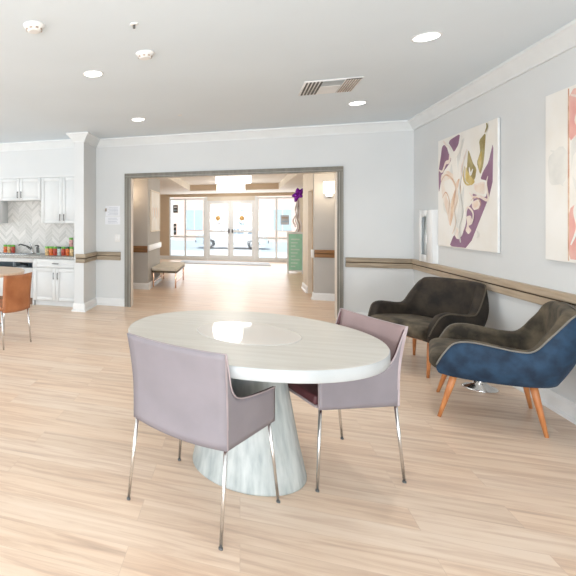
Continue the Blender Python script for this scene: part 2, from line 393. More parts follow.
# front wall of the lobby: beige piers, beam and glazing
GX0, GX1 = -2.42, 1.83
c = MB(); c.box(-4, GX0, LF, LF + .2, 0, LZ, M['beige']); c.box(GX1, 4.5, LF, LF + .2, 0, LZ, M['cream']); c.box(GX0, GX1, LF, LF + .2, 2.24, LZ, M['beige'])
struct(c.build('wall_front'))
struct(MB().sweep(bp_, [(-4, LF), (GX0, LF)], 1, M['trimwhite']).build('baseboard_front'))
def glazing(n, x0, x1, z1, mull=(), rail_z=None, head=.06, bot=.13, low=M['glass']):
    f = MB(); y0, y1 = LF + .03, LF + .09; k = .045
    f.box(x0, x0 + k, y0, y1, 0, z1, M['alu']); f.box(x1 - k, x1, y0, y1, 0, z1, M['alu'])
    f.box(x0 + k, x1 - k, y0, y1, z1 - head, z1, M['alu']); f.box(x0 + k, x1 - k, y0, y1, 0, bot, M['alu'])
    for x in mull: f.box(x - .03, x + .03, y0, y1, bot, z1 - head, M['alu'])
    xs = [x0 + k] + [q for x in mull for q in (x - .03, x + .03)] + [x1 - k]
    if rail_z:
        for a, b in zip(xs[::2], xs[1::2]): f.box(a, b, y0, y1, rail_z - .03, rail_z + .03, M['alu'])
    fr = struct(f.build('window_%d' % n))
    g = MB(); 
    for a, b in zip(xs[::2], xs[1::2]):
        if rail_z:
            g.box(a, b, LF + .055, LF + .062, bot, rail_z - .03, low); g.box(a, b, LF + .055, LF + .062, rail_z + .03, z1 - head, M['glass'])
        else: g.box(a, b, LF + .055, LF + .062, bot, z1 - head, M['glass'])
    g.build('window_pane', fr)
    return fr
glazing(1, GX0, -1.17, 2.20, (-1.85,), .82, low=M['glassblue'])
glazing(2, .56, GX1, 2.20, (1.16,), .80, low=M['glassblue'])
c = MB()   # door surround with deep head
c.box(-1.17, -1.09, LF + .01, LF + .1, 0, 2.24, M['alu']); c.box(.48, .56, LF + .01, LF + .1, 0, 2.24, M['alu'])
c.box(-1.09, .48, LF + .01, LF + .1, 2.10, 2.24, M['cream'])
struct(c.build('trim_10'))
for n, (x0, x1, hx, lab) in enumerate(((-1.085, -.308, -.36, 'l'), (-.302, .475, -.25, 'r'))):
    f = MB(); y0, y1 = LF + .03, LF + .075; k = .09
    f.box(x0, x0 + k, y0, y1, .01, 2.095, M['alu']); f.box(x1 - k, x1, y0, y1, .01, 2.095, M['alu'])
    f.box(x0 + k, x1 - k, y0, y1, 2.0, 2.095, M['alu']); f.box(x0 + k, x1 - k, y0, y1, .01, .18, M['alu']); f.box(x0 + k, x1 - k, y0, y1, .99, 1.06, M['alu'])
    d = struct(f.build('door_%d' % (n + 4)))
    g = MB(); g.box(x0 + k, x1 - k, LF + .05, LF + .057, .18, .99, M['glass']); g.box(x0 + k, x1 - k, LF + .05, LF + .057, 1.06, 2.0, M['glass'])
    g.build('door_pane', d)
    h = MB(); h.box(hx - .02, hx + .02, LF + .0, LF + .03, .96, 1.10, M['dark'], .006); h.tube([(hx, LF - .03, 1.03), (hx, LF + .02, 1.03)], .014, M['dark']); h.tube([(hx - .03, LF - .035, 1.03), (hx + .03, LF - .035, 1.03)], .014, M['dark'])
    h.build('door_handle', d)
    # round orange notice with blue lines stuck on the glass
    cx = (x0 + x1) / 2 - .03
    s_ = MB(); s_.tube([(cx, LF + .046, 1.48), (cx, LF + .049, 1.48)], .085, M['decalorange'], 24)
    for i, (wd, zz) in enumerate(((.12, 1.32), (.10, 1.28), (.07, 1.24))): s_.box(cx - wd, cx + wd, LF + .045, LF + .049, zz - .014, zz + .014, M['decalblue'])
    dc = s_.build('door_decal'); tag(dc, ('orange and blue sticker on the %s glass entrance door' % ('left' if lab == 'l' else 'right')), 'sticker')
# small dark notices hanging in the far left pane, pale notices elsewhere
for (x, z, wv, hv, mt_, lb) in ((-2.20, 1.82, .085, .14, 'dark', 'upper dark square notice at the left edge of entrance glazing'),
                              (-2.22, 1.08, .05, .20, 'dark', 'lower narrow dark notice at the left edge of entrance glazing'),
                              (1.42, 1.42, .13, .16, 'print', 'pale grey notice on the pane right of the entrance doors')):
    o = MB().box(x - wv, x + wv, LF + .044, LF + .053, z - hv, z + hv, M['slat'] if mt_ == 'dark' else M['print'])
    o.box(x - wv * .7, x + wv * .7, LF + .040, LF + .044, z + hv * .3, z + hv * .6, M['paper'] if mt_ == 'dark' else M['slatwarm'])
    o.box(x - wv * .7, x + wv * .7, LF + .040, LF + .044, z - hv * .5, z - hv * .2, M['decalblue'])
    tag(o.build('window_notice'), lb, 'notice')
tag(MB().box(-1.9, .9, 15.6, 16.8, .0, .012, M['mat_'], .004).build('entrance_mat'), 'wide grey entrance mat on the floor inside the glass doors', 'mat')

# drum lights in the tray
def drum(y, x, label):
    t = thing('pendant_drum_light', label, 'light', (x, y, tz - .004), 0, 'glowing drum lights on the lobby ceiling')
    MB().lathe([(.36, -.300), (.37, -.295), (.37, -.135), (.36, -.13)], M['pendglow'], 40).build('shade', t)
    MB().lathe([(.372, -.135), (.376, -.135), (.376, -.12), (.372, -.12)], M['chrome'], 40).build('shade_ring', t)
    MB().tube([(0, 0, -.115), (0, 0, -.02)], .015, M['chrome']).lathe([(.07, -.02), (.07, 0)], M['chrome'], 24).build('stem', t)
drum(10.9, -.14, 'glowing drum light on the lobby ceiling, nearer of the two'); drum(13.7, -.24, 'glowing drum light on the lobby ceiling, farther of the two')
def sconce(x, y, label):
    t = thing('wall_sconce', label, 'light', (x, y, 1.94))
    MB().box(-.06, .06, -.02, 0, -.14, .14, M['chrome'], .004).build('back_plate', t)
    MB().box(-.09, .09, -.10, -.02, -.07, .14, M['sconceglow'], .012).build('shade', t)
    MB().box(-.05, .05, -.085, -.03, -.12, -.07, M['sconceglow'], .01).build('lower_diffuser', t)
sconce(1.46, LYR, 'glowing square wall sconce above the brown rail, right side of lobby')
sconce(-2.18, LYL, 'glowing wall sconce on the left lobby wall beside the wide opening')
# framed picture on left side wall
t = thing('framed_picture', 'large pale framed picture on left lobby wall above the bench', 'picture', (-1.76, 10.28, 1.6))
c = MB(); 
for a in ((-.57, -.54, -.44, .44), (.54, .57, -.44, .44), (-.54, .54, -.44, -.41), (-.54, .54, .41, .44)): c.box(0, .03, a[0], a[1], a[2], a[3], M['cream'])
c.build('frame', t)
c = MB(); c.box(0, .015, -.54, .54, -.41, .41, M['canvas'])
for i in range(7):
    yy = -.4 + i * .12; c.prism([(yy, -.2 + .04 * (i % 3)), (yy + .1, -.12), (yy + .12, .1 + .05 * (i % 2)), (yy + .02, .06)], 'x', .015, .017, M['greyp'] if i % 2 else M['peach'])
c.build('picture_print', t)
# upholstered bench
t = thing('upholstered_bench', 'cream upholstered bench with copper metal legs against left lobby wall', 'bench', (-1.485, 10.56, 0))
MB().box(-.26, .26, -.74, .74, .35, .42, M['benchcloth'], .02, 3).build('seat', t)
MB().box(-.255, .255, -.735, .735, .31, .35, M['benchdark'], .004).build('studded_band', t)
for sx in (-.23, .23):
    for sy in (-.70, .70): MB().box(sx - .014, sx + .014, sy - .014, sy + .014, 0, .32, M['copper'], .003).build('leg', t)
for sx in (-.23, .23): MB().box(sx - .008, sx + .008, -.686, .686, .10, .12, M['copper']).build('stretcher', t)
# A-frame sign
t = thing('sandwich_board', 'mint green sandwich board sign in a white frame near the entrance', 'sign', (1.385, 13.8, 0), math.radians(-4))
def board(sy, mt_, nm):
    f = MB(); R = dict(rx=-sy * .13, piv=(0, sy * .22, 0))
    x = .19
    f.box(-x, -x + .03, sy * .22 - .012, sy * .22 + .012, 0, 1.1, M['alu'], 0, 2, 0, **{k: v for k, v in R.items()})
    f.box(x - .03, x, sy * .22 - .012, sy * .22 + .012, 0, 1.1, M['alu'], 0, 2, 0, **R)
    f.box(-x + .03, x - .03, sy * .22 - .012, sy * .22 + .012, 1.06, 1.1, M['alu'], 0, 2, 0, **R); f.box(-x + .03, x - .03, sy * .22 - .012, sy * .22 + .012, .06, .1, M['alu'], 0, 2, 0, **R)
    fo = f.build(nm, t)
    p = MB(); p.box(-x + .03, x - .03, sy * .22 - .006, sy * .22 + .006, .1, 1.06, mt_, 0, 2, 0, **R)
    if sy < 0:
        for i in range(9): p.box(-.11, .05 + .05 * ((i * 7) % 3 - 1), -.22 - .010, -.22 - .007, .18 + i * .09, .215 + i * .09, M['mintpale'], 0, 2, 0, rx=.13, piv=(0, -.22, 0))
    p.build('panel', fo)
board(-1, M['mint'], 'board_front'); board(1, M['cream'], 'board_back')
# purple foil balloon with ribbons
t = thing('foil_balloon', 'purple foil balloon cluster with curled white ribbons above the mint board', 'balloon', (1.53, 14.45, 0))
c = MB()
for k in range(5):
    a = 2 * PI * k / 5 + .4; ca, sa = math.cos(a), math.sin(a)
    c.tube([(0, 0, 2.13), (ca * .07, .02, 2.13 + sa * .08 + ca * .04), (ca * .13, 0, 2.13 + sa * .15 + ca * .08), (ca * .17, 0, 2.13 + sa * .19 + ca * .10)], .05, M['balloon'], 12, True, [.06, .07, .045, .008])
c.build('balloon', t)
for k in range(4):
    x0 = -.09 + .05 * k; pts = [(x0 * .3 + .045 * math.sin(i * .9 + k * 1.7) * (i / 16) + x0 * i / 16, .03 * math.cos(i * .9 + k), 2.02 - i * (.050 + .008 * k)) for i in range(17)]
    MB().tube(pts, .019, M['ribbonbrown'] if k == 2 else M['ribbon'], 6).build('ribbon', t)
MB().tube([(.0, 0, 2.1), (.02, .0, 1.4), (0, 0, .06)], .004, M['ribbon'], 6).lathe([(.05, 0), (.05, .06), (.02, .08)], M['ribbon'], 16).build('weight_string', t)

# ------------------------------------------------------------------ outside
struct(MB().box(-30, 30, 17.45, 22.5, -.12, -.01, M['concrete']).build('ground_pavement'))
struct(MB().box(-60, 60, 22.5, 80, -.62, -.5, M['asphalt']).build('ground_road'))
def car(x, y, z, rz, label, m):
    t = thing('parked_car', label, 'car', (x, y, z), rz)
    side = [(-2.2, .35), (-2.28, .7), (-2.2, .95), (-1.2, 1.05), (-.55, 1.5), (1.2, 1.55), (1.95, 1.05), (2.2, .95), (2.25, .45), (2.1, .3), (1.75, .3), (1.7, .55), (1.35, .68), (1.0, .55), (.95, .28), (-1.0, .28), (-1.05, .55), (-1.4, .68), (-1.75, .55), (-1.8, .3)]
    b = MB().prism(side, 'y', -.85, .85, m); b.build('body', t)
    MB().prism([(-1.05, 1.07), (-.5, 1.43), (.3, 1.46), (.3, 1.05)], 'y', -.87, -.85, M['carglass']).build('window', t)
    MB().prism([(.38, 1.05), (.38, 1.46), (1.12, 1.48), (1.7, 1.05)], 'y', -.87, -.85, M['carglass']).build('window', t)
    for wx in (-1.4, 1.35):
        for wy in (-.78, .78):
            wl = MB().tube([(wx, wy - .1, .34), (wx, wy + .1, .34)], .34, M['tyre'], 28).build('wheel', t)
            MB().tube([(wx, wy - .115, .34), (wx, wy + .115, .34)], .21, M['chrome'], 20).build('hubcap', wl)
    MB().box(-2.3, -2.2, -.8, .8, .42, .58, M['tyre']).build('bumper', t); MB().box(2.2, 2.3, -.8, .8, .42, .58, M['tyre']).build('bumper', t)
car(-.55, 33.5, -.5, 0, 'silver car parked on the street, seen through the glass entrance doors', M['carpaint'])
car(5.6, 33.5, -.5, 0, 'pale car parked on the street, behind the right entrance pane', M['carpaint'])
def building(x0, x1, y, h, m, label):
    t = thing('street_building', label, 'building', ((x0 + x1) / 2, y, -.5)); w2 = (x1 - x0) / 2
    MB().box(-w2, w2, 0, 6, 0, h, m).build('wall', t)
    n = max(2, int((x1 - x0) / 3))
    for i in range(n):
        cx = -w2 + (i + .5) * 2 * w2 / n
        for z in (1.0, 4.6):
            MB().box(cx - .75, cx + .75, -.06, 0, z, z + 1.9, M['facadeglass']).box(cx - .04, cx + .04, -.08, -.06, z, z + 1.9, M['facadewhite']).build('window', t)
building(-22, -6, 47, 9, M['facadewhite'], 'white building across the street, seen through the left pane')
building(-6, 5.5, 46, 9.5, M['facade'], 'pale pink building across the street, seen through the glass doors')
building(5.5, 24, 48, 8.5, M['facadewhite'], 'white building across the street, seen through the right panes')

# ------------------------------------------------------------------ kitchen
KF = 7.07
struct(MB().box(-7.5, PX - .0, YK - .012, YK, .81, 2.16, M['tile']).build('trim_11'))
def shaker(c, x0, x1, z0, z1, y, m):
    c.box(x0, x1, y - .018, y, z0, z1, m, .002, 1)
    b = .055
    for a in ((x0, x0 + b, z0, z1), (x1 - b, x1, z0, z1), (x0 + b, x1 - b, z0, z0 + b), (x0 + b, x1 - b, z1 - b, z1)): c.box(a[0], a[1], y - .026, y - .018, a[2], a[3], m, .002, 1)
def pull(x, z, y, parent, horiz=False):
    c = MB(); L_ = .055
    if horiz: c.tube([(x - L_, y - .03, z), (x + L_, y - .03, z)], .006, M['nickel'], 8); e = ((x - L_ * .8, z), (x + L_ * .8, z))
    else: c.tube([(x, y - .03, z - L_), (x, y - .03, z + L_)], .006, M['nickel'], 8); e = ((x, z - L_ * .8), (x, z + L_ * .8))
    for a, b in e: c.tube([(a, y - .03, b), (a, y, b)], .005, M['nickel'], 8)
    c.build('handle', parent)
def upper(x0, x1, z0, label, z1=2.13):
    t = thing('wall_cabinet', label, 'cabinet', ((x0 + x1) / 2, YK - .013, z0)); w2 = (x1 - x0) / 2 - .002; h = z1 - z0; d = .31
    MB().box(-w2, w2, -d, 0, 0, h, M['cabinet'], .002, 1).build('body', t)
    for s_ in (-1, 1):
        a, b = (-w2 + .004, -.002) if s_ < 0 else (.002, w2 - .004)
        c = MB(); shaker(c, a, b, .004, h - .004, -d, M['cabinet']); dd = c.build('door', t)
        pull(s_ * .035, .10, -d - .026, dd)
upper(-3.19, PX - .004, 1.35, 'tall white wall cabinet next to the pilaster, above the jars')
upper(-3.99, -3.19, 1.745, 'short white wall cabinet above the kitchen sink')
upper(-4.79, -3.99, 1.35, 'tall white wall cabinet left of the short one, cut by the left edge')
struct(MB().box(-7.5, PX, YK - .345, YK - .013, 2.13, 2.16, M['cabinet']).build('trim_12'))
def base(x0, x1, label):
    t = thing('base_cabinet', label, 'cabinet', ((x0 + x1) / 2, YK - .013, 0)); w2 = (x1 - x0) / 2 - .002; d = YK - .013 - KF - .02
    MB().box(-w2, w2, -d, 0, .085, .775, M['cabinet'], .002, 1).build('body', t)
    MB().box(-w2, w2, -d + .06, 0, 0, .085, M['cabinet']).build('toe_kick', t)
    c = MB(); shaker(c, -w2 + .004, w2 - .004, .63, .768, -d, M['cabinet']); dr = c.build('drawer', t); pull(0, .70, -d - .026, dr, True)
    for s_ in (-1, 1):
        a, b = (-w2 + .004, -.002) if s_ < 0 else (.002, w2 - .004)
        c = MB(); shaker(c, a, b, .095, .62, -d, M['cabinet']); dd = c.build('door', t); pull(s_ * .035, .50, -d - .026, dd)
base(-3.21, PX - .004, 'white base cabinet with one drawer, beside the pilaster')
# sink cabinet with an open slot under the apron
t = thing('sink_cabinet', 'white sink cabinet with open slot under the counter, behind brown chair', 'cabinet', (-3.86, YK - .013, 0)); d = .577; w2 = .645
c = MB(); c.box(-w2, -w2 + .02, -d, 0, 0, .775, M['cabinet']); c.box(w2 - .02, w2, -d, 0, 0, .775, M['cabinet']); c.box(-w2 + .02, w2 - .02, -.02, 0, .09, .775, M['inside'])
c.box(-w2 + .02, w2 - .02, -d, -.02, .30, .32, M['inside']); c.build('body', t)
MB().box(-w2 + .02, w2 - .02, -d - .01, -d + .02, .705, .775, M['cabinet'], .002, 1).build('apron', t)
MB().box(-w2 + .02, w2 - .02, -d - .01, -d + .01, .12, .615, M['cabinet'], .002, 1).build('front_panel', t)
MB().box(-w2 + .02, w2 - .02, -d + .06, -d + .08, 0, .11, M['toe']).build('toe_kick', t)
MB().tube([(.15, -.3, .76), (.15, -.3, .62), (.15, -.22, .56), (.3, -.2, .60), (.3, -.05, .60)], .03, M['pipe'], 10).tube([(.18, -.32, .76), (.28, -.30, .66), (.36, -.2, .62)], .018, M['dark'], 8).build('drain_pipe', t)
tag(MB().box(-4.51, PX - .002, 7.045, YK - .014, .777, .815, M['counter'], .004).build('countertop'), 'grey speckled granite kitchen countertop along the tiled wall', 'countertop')
# sink basin rim, faucet, soap dispenser
c = MB(); c.box(-4.0, -3.40, 7.20, 7.215, .815, .823, M['chrome']); c.box(-4.0, -3.40, 7.50, 7.515, .815, .823, M['chrome']); c.box(-4.0, -3.985, 7.215, 7.50, .815, .823, M['chrome']); c.box(-3.415, -3.40, 7.215, 7.50, .815, .823, M['chrome'])
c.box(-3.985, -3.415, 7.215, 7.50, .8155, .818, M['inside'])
tag(c.build('kitchen_sink'), 'steel sink set in the grey granite countertop', 'sink')
t = thing('kitchen_faucet', 'steel kitchen faucet with a raised lever behind the sink', 'faucet', (-3.46, 7.56, .816))
MB().lathe([(.03, 0), (.03, .02), (.02, .03), (.018, .09), (.01, .10)], M['chrome'], 16).build('base', t)
MB().tube([(0, 0, .08), (-.06, -.06, .13), (-.15, -.16, .17), (-.17, -.19, .15)], .011, M['nickel'], 10).build('spout', t)
MB().tube([(0, 0, .09), (-.03, .0, .16), (-.05, 0, .20)], .008, M['chrome'], 8).tube([(0, 0, .05), (-.10, -.02, .115)], .007, M['nickel'], 8).build('lever', t)
t = thing('soap_dispenser', 'black pump soap dispenser between faucet and jars', 'dispenser', (-3.27, 7.40, .8155))
MB().lathe([(.028, 0), (.03, .01), (.03, .09), (.012, .11), (.012, .13)], M['clearjar'], 16).build('bottle', t)
MB().tube([(0, 0, .13), (0, 0, .155)], .016, M['nickel'], 12).tube([(0, 0, .155), (-.05, -.03, .15)], .010, M['nickel'], 8).box(-.02, .02, -.04, -.025, .03, .13, M['nickel']).build('pump', t)
# jars
def jar(x, y, z, body, lid, label):
    t = thing('glass_jar', label, 'jar', (x, y, z), 0, 'jars with coloured contents on the kitchen counter')
    MB().lathe([(.030, 0), (.034, .006), (.034, .10), (.029, .115)], body, 18).build('jar_body', t)
    MB().lathe([(.032, .115), (.034, .118), (.034, .145), (.031, .148)], lid, 18).build('lid', t)
jl = [(-3.065, 'cornjar', 'green', 'pale yellow jar with green lid, leftmost of the jar row by the pilaster'),
      (-2.992, 'orange', 'green', 'orange jar with green lid, second from the left in the row'),
      (-2.918, 'redjar', 'green', 'orange red jar with green lid, third from the left in the row'),
      (-2.845, 'clearjar', 'dkgreen', 'pale jar with dark lid in the middle of the jar row'),
      (-2.770, 'redjar', 'green', 'red jar with green lid, third from the pilaster'),
      (-2.697, 'orange', 'dkgreen', 'orange jar with dark green lid, second from the pilaster'),
      (-2.625, 'cornjar', 'green', 'amber jar with green lid, nearest the pilaster')]
for x, b, l, lb in jl: jar(x, 7.30, .8155, M[b], M[l], lb)
jar(-2.66, 7.375, .9635 + .001, M['pinkjar'], M['green'], 'pink jar with green lid standing on top of the jar row')
jar(-2.66, 7.375, .8155, M['orange'], M['green'], 'orange jar under the pink jar, back of the row')
for x, b, lb in ((-3.99, 'orange', 'orange jar with green lid left of the sink, at picture edge'), (-3.91, 'cornjar', 'amber jar with green lid left of the sink, middle of three'), (-3.83, 'redjar', 'red jar with green lid left of the sink, nearest the faucet')):
    jar(x, 7.56, .8155, M[b], M['green'], lb)
tag(MB().box(-2.66, -2.58, YK - .017, YK - .0125, 1.06, 1.18, M['plastic'], .002, 1).box(-2.645, -2.60, YK - .020, YK - .017, 1.08, 1.16, M['trimwhite']).build('outlet_plate'), 'white outlet plate on the chevron tile above the jars', 'outlet')

# ------------------------------------------------------------------ wall items
c = MB(); c.box(-2.09, -1.85, YB - .004, YB, 1.475, 1.64, M['paper'])
for i in range(6): c.box(-2.05 + .02 * (i % 2), -1.88, YB - .0045, YB - .004, 1.49 + i * .023, 1.498 + i * .023, M['print'])
n1 = tag(c.build('hanging_notice'), 'upper white notice sheet taped left of the wide opening', 'notice')
c = MB(); c.box(-2.10, -1.845, YB - .004, YB, 1.335, 1.465, M['paper'])
for i in range(4): c.box(-2.05, -1.88 - .02 * (i % 2), YB - .0045, YB - .004, 1.355 + i * .026, 1.364 + i * .026, M['print'])
tag(c.build('hanging_notice'), 'lower white notice sheet taped under the other one', 'notice')
MB().box(-2.098, -2.07, YB - .02, YB - .003, 1.55, 1.60, M['slatwarm'], .004).build('clip', n1)
t = thing('light_switch', 'white double light switch left of opening, above the chair rail', 'switch', (-1.89, YB, 1.11))
MB().box(-.045, .045, -.006, 0, -.06, .06, M['plastic'], .002).build('plate', t)
for sx in (-.02, .02): MB().box(sx - .012, sx + .012, -.012, -.006, -.03, .03, M['trimwhite'], .002).build('rocker', t)
# extinguisher style cabinet on the right wall
t = thing('glazed_wall_cabinet', 'narrow white wall cabinet with glass pane left of the purple painting', 'cabinet', (XR, 6.875, .889))
c = MB(); c.box(-.05, 0, -.215, -.20, 0, .64, M['trimwhite']); c.box(-.05, 0, .20, .215, 0, .64, M['trimwhite']); c.box(-.05, 0, -.20, .20, 0, .015, M['trimwhite']); c.box(-.05, 0, -.20, .20, .625, .64, M['trimwhite']); c.box(-.012, 0, -.20, .20, .015, .625, M['greyp'])
c.build('housing', t)
c = MB()
for a in ((-.215, -.04, 0, .64), (.14, .215, 0, .64), (-.04, .14, 0, .09), (-.04, .14, .56, .64)): c.box(-.062, -.05, a[0], a[1], a[2], a[3], M['trimwhite'], .003, 1)
dd = c.build('door', t)
MB().box(-.058, -.053, -.04, .14, .09, .56, M['glass']).build('pane', dd)
MB().box(-.075, -.062, -.07, -.055, .24, .34, M['trimwhite'], .003).build('handle', dd)
MB().lathe([(.02, 0), (.02, .22), (.012, .27), (.006, .29), (.010, .33)], M['plastic'], 20, (-.033, .05, .10)).build('extinguisher', t)
# paintings
def catmull(P, n):
    out = []
    for i in range(len(P) - 1):
        a = P[max(i - 1, 0)]; b = P[i]; c_ = P[i + 1]; d_ = P[min(i + 2, len(P) - 1)]
        for k in range(n):
            s_ = k / n
            out.append(tuple(.5 * (2 * b[j] + (c_[j] - a[j]) * s_ + (2 * a[j] - 5 * b[j] + 4 * c_[j] - d_[j]) * s_ ** 2 + (3 * b[j] - a[j] - 3 * c_[j] + d_[j]) * s_ ** 3) for j in range(len(b))))
    out.append(tuple(P[-1])); return out
def painting(y0, y1, z0, z1, shapes, strokes, label):
    t = thing('art_canvas', label, 'painting', (XR - .003, (y0 + y1) / 2, z0)); h = (y1 - y0) / 2; H_ = z1 - z0
    MB().box(-.018, 0, -h, h, 0, H_, M['canvasedge'], .003, 1).build('stretcher', t)
    c = MB(); c.box(-.020, -.018, -h + .002, h - .002, .002, H_ - .002, M['canvas']); k = 0
    for mname, polys in shapes:
        for p in polys:
            k += 1; q = []
            if mname == 'creamp':
                mu = sum(a[0] for a in p) / len(p); mv = sum(a[1] for a in p) / len(p); p = [(mu + (a[0] - mu) * .78, mv + (a[1] - mv) * .78) for a in p]
            n = len(p)   # round the outline with one Chaikin pass
            for i in range(n):
                a, b = p[i], p[(i + 1) % n]
                q += [(a[0] * .86 + b[0] * .14, a[1] * .86 + b[1] * .14), (a[0] * .14 + b[0] * .86, a[1] * .14 + b[1] * .86)]
            q = [(min(.995, max(.005, u)), min(.993, max(.007, v))) for u, v in q]
            c.prism([(h - u * 2 * h, v * H_) for u, v in q], 'x', -.0202 - .0002 * k, -.020, M[mname])
    for (mname, wd, pts) in strokes:
        k += 1; L_ = catmull([tuple(p) for p in pts], 6); a_ = []; b_ = []
        for i, p in enumerate(L_):
            p0, p1 = L_[max(i - 1, 0)], L_[min(i + 1, len(L_) - 1)]; du, dv = p1[0] - p0[0], p1[1] - p0[1]; ln = math.hypot(du, dv) or 1; ww = wd * (.35 + .65 * math.sin(PI * i / (len(L_) - 1)))
            a_.append((p[0] - dv / ln * ww, p[1] + du / ln * ww)); b_.append((p[0] + dv / ln * ww, p[1] - du / ln * ww))
        x = -.0203 - .0002 * k
        for i in range(len(L_) - 1):
            f = c.bm.faces.new([c.bm.verts.new((x, h - q_[0] * 2 * h, q_[1] * H_)) for q_ in (a_[i], a_[i + 1], b_[i + 1], b_[i])]); f.material_index = c.mi(M[mname])
    c.build('painted_surface', t)
P1 = [('greyp', [[(.10, .35), (.22, .28), (.3, .5), (.42, .75), (.52, .95), (.40, .9), (.28, .75), (.15, .6)], [(.40, .1), (.5, .3), (.5, .55), (.44, .45), (.36, .25)]]),
      ('purple', [[(0.245, 0.969), (0.432, 0.99), (0.404, 0.901), (0.321, 0.846), (0.271, 0.9), (0.22, 0.943)], [(0.128, 0.947), (0.22, 0.884), (0.271, 0.784), (0.193, 0.735), (0.112, 0.697), (0.056, 0.593), (0.016, 0.503), (0.01, 0.708), (0.056, 0.837), (0.084, 0.929)],
                  [(0.945, 0.83), (0.934, 0.483), (0.577, 0.01), (0.235, 0.007), (0.321, 0.114), (0.395, 0.072), (0.465, 0.108), (0.533, 0.207), (0.555, 0.337), (0.662, 0.397), (0.641, 0.462), (0.745, 0.435), (0.841, 0.42), (0.868, 0.468), (0.853, 0.548), (0.764, 0.567), (0.803, 0.623), (0.879, 0.685)]]),
      ('peach', [[(0.056, 0.666), (0.193, 0.7), (0.346, 0.637), (0.465, 0.516), (0.395, 0.408), (0.321, 0.297), (0.245, 0.182), (0.193, 0.299), (0.084, 0.47)]]),
      ('canvas', [[(.12, .60), (.26, .62), (.38, .5), (.30, .38), (.2, .42)], [(.27, .80), (.36, .84), (.40, .6), (.33, .55)]]),
      ('olive', [[(0.745, 0.876), (0.841, 0.92), (0.823, 0.772), (0.803, 0.674), (0.764, 0.60), (0.71, 0.704), (0.764, 0.781)], [(0.577, 0.83), (0.641, 0.714), (0.704, 0.655), (0.684, 0.584), (0.62, 0.537), (0.533, 0.577), (0.555, 0.682), (0.564, 0.768)]]),
      ('gold', [[(0.533, 0.696), (0.577, 0.637), (0.684, 0.553), (0.62, 0.527), (0.524, 0.577)], [(0.724, 0.725), (0.785, 0.795), (0.784, 0.70), (0.752, 0.619)]]),
      ('rust', [[(0.271, 0.413), (0.35, 0.523), (0.326, 0.365), (0.286, 0.252), (0.255, 0.182)], [(.395, .60), (.44, .60), (.43, .50), (.39, .53)]]),
      ('creamp', [[(0.62, 0.399), (0.745, 0.425), (0.784, 0.372), (0.745, 0.323), (0.662, 0.313), (0.62, 0.346)], [(0.533, 0.294), (0.62, 0.304), (0.655, 0.251), (0.577, 0.187), (0.641, 0.145), (0.577, 0.101), (0.515, 0.142), (0.555, 0.207)], [(0.641, 0.546), (0.841, 0.56), (0.868, 0.488), (0.841, 0.43), (0.745, 0.445), (0.641, 0.493)], [(.33, .1), (.37, .2), (.42, .15), (.39, .06)]]),
      ('peach', [[(.68, .52), (.82, .53), (.83, .48), (.78, .455), (.70, .47)], [(.66, .38), (.73, .40), (.74, .36), (.68, .34)]])]
painting(5.25, 6.59, 1.108, 2.325, P1, [('creamp', .018, [(.03, .72), (.10, .70), (.17, .77), (.24, .78), (.25, .88), (.18, .93), (.12, .98)]), ('canvas', .03, [(.20, .92), (.30, .82), (.42, .86), (.46, .97)]),
    ('rust', .008, [(.07, .6), (.16, .66), (.28, .62), (.36, .54), (.34, .42)]), ('rust', .006, [(.10, .45), (.17, .5), (.24, .42), (.22, .3)]), ('creamp', .012, [(.50, .60), (.46, .66), (.50, .75), (.56, .84)]),
    ('gold', .008, [(.52, .70), (.50, .60), (.56, .54), (.66, .54)]), ('creamp', .012, [(.60, .47), (.66, .43), (.76, .43), (.88, .40), (.86, .52), (.88, .58)]), ('greyp', .02, [(.45, .05), (.42, .2), (.47, .32), (.42, .5), (.46, .62)]),
    ('peach', .008, [(.30, .12), (.36, .22), (.33, .34), (.40, .42)]), ('creamp', .010, [(.52, .31), (.58, .35), (.66, .30), (.64, .22), (.56, .20)]), ('rust', .004, [(.62, .40), (.70, .43), (.78, .38), (.74, .32)]),
    ('greyp', .010, [(.72, .10), (.74, .13), (.72, .16)]), ('olive', .010, [(.84, .92), (.87, .96), (.86, .99)]), ('canvas', .014, [(.66, .66), (.62, .62), (.60, .68)])], 'abstract canvas painting in purple, cream and olive, left of the coral one')
P2 = [('pink', [[(.20, .98), (.45, .97), (.6, .85), (.5, .72), (.32, .76), (.20, .68)], [(.20, .30), (.3, .36), (.36, .2), (.3, .02), (.20, .02)], [(.6, .4), (.8, .5), (.9, .3), (.7, .2)]]),
      ('greyp', [[(.02, .62), (.14, .68), (.22, .6), (.17, .45), (.04, .45)], [(.22, .7), (.34, .74), (.5, .55), (.42, .3), (.28, .33), (.22, .5)], [(.28, .98), (.4, .99), (.5, .88), (.4, .84)]]),
      ('canvas', [[(.24, .62), (.4, .66), (.42, .52), (.3, .42), (.22, .5)], [(.24, .3), (.34, .34), (.36, .1), (.28, .05), (.3, .2)]]),
      ('peach', [[(.32, .58), (.44, .6), (.5, .46), (.4, .40)]]),
      ('rust', [[(.195, .99), (.205, .99), (.205, .01), (.195, .01)], [(.34, .92), (.44, .9), (.4, .84), (.35, .85)]])]
painting(3.21, 4.55, 1.105, 2.34, P2, [('creamp', .012, [(.22, .95), (.3, .9), (.26, .8), (.3, .74), (.24, .7)]), ('rust', .006, [(.30, .62), (.36, .58), (.34, .48), (.28, .46)]), ('canvas', .012, [(.22, .1), (.27, .2), (.25, .3), (.3, .38)]), ('greyp', .01, [(.05, .66), (.12, .62), (.1, .5), (.16, .44)])], 'abstract canvas painting in coral pink and cream, cut by the right edge')

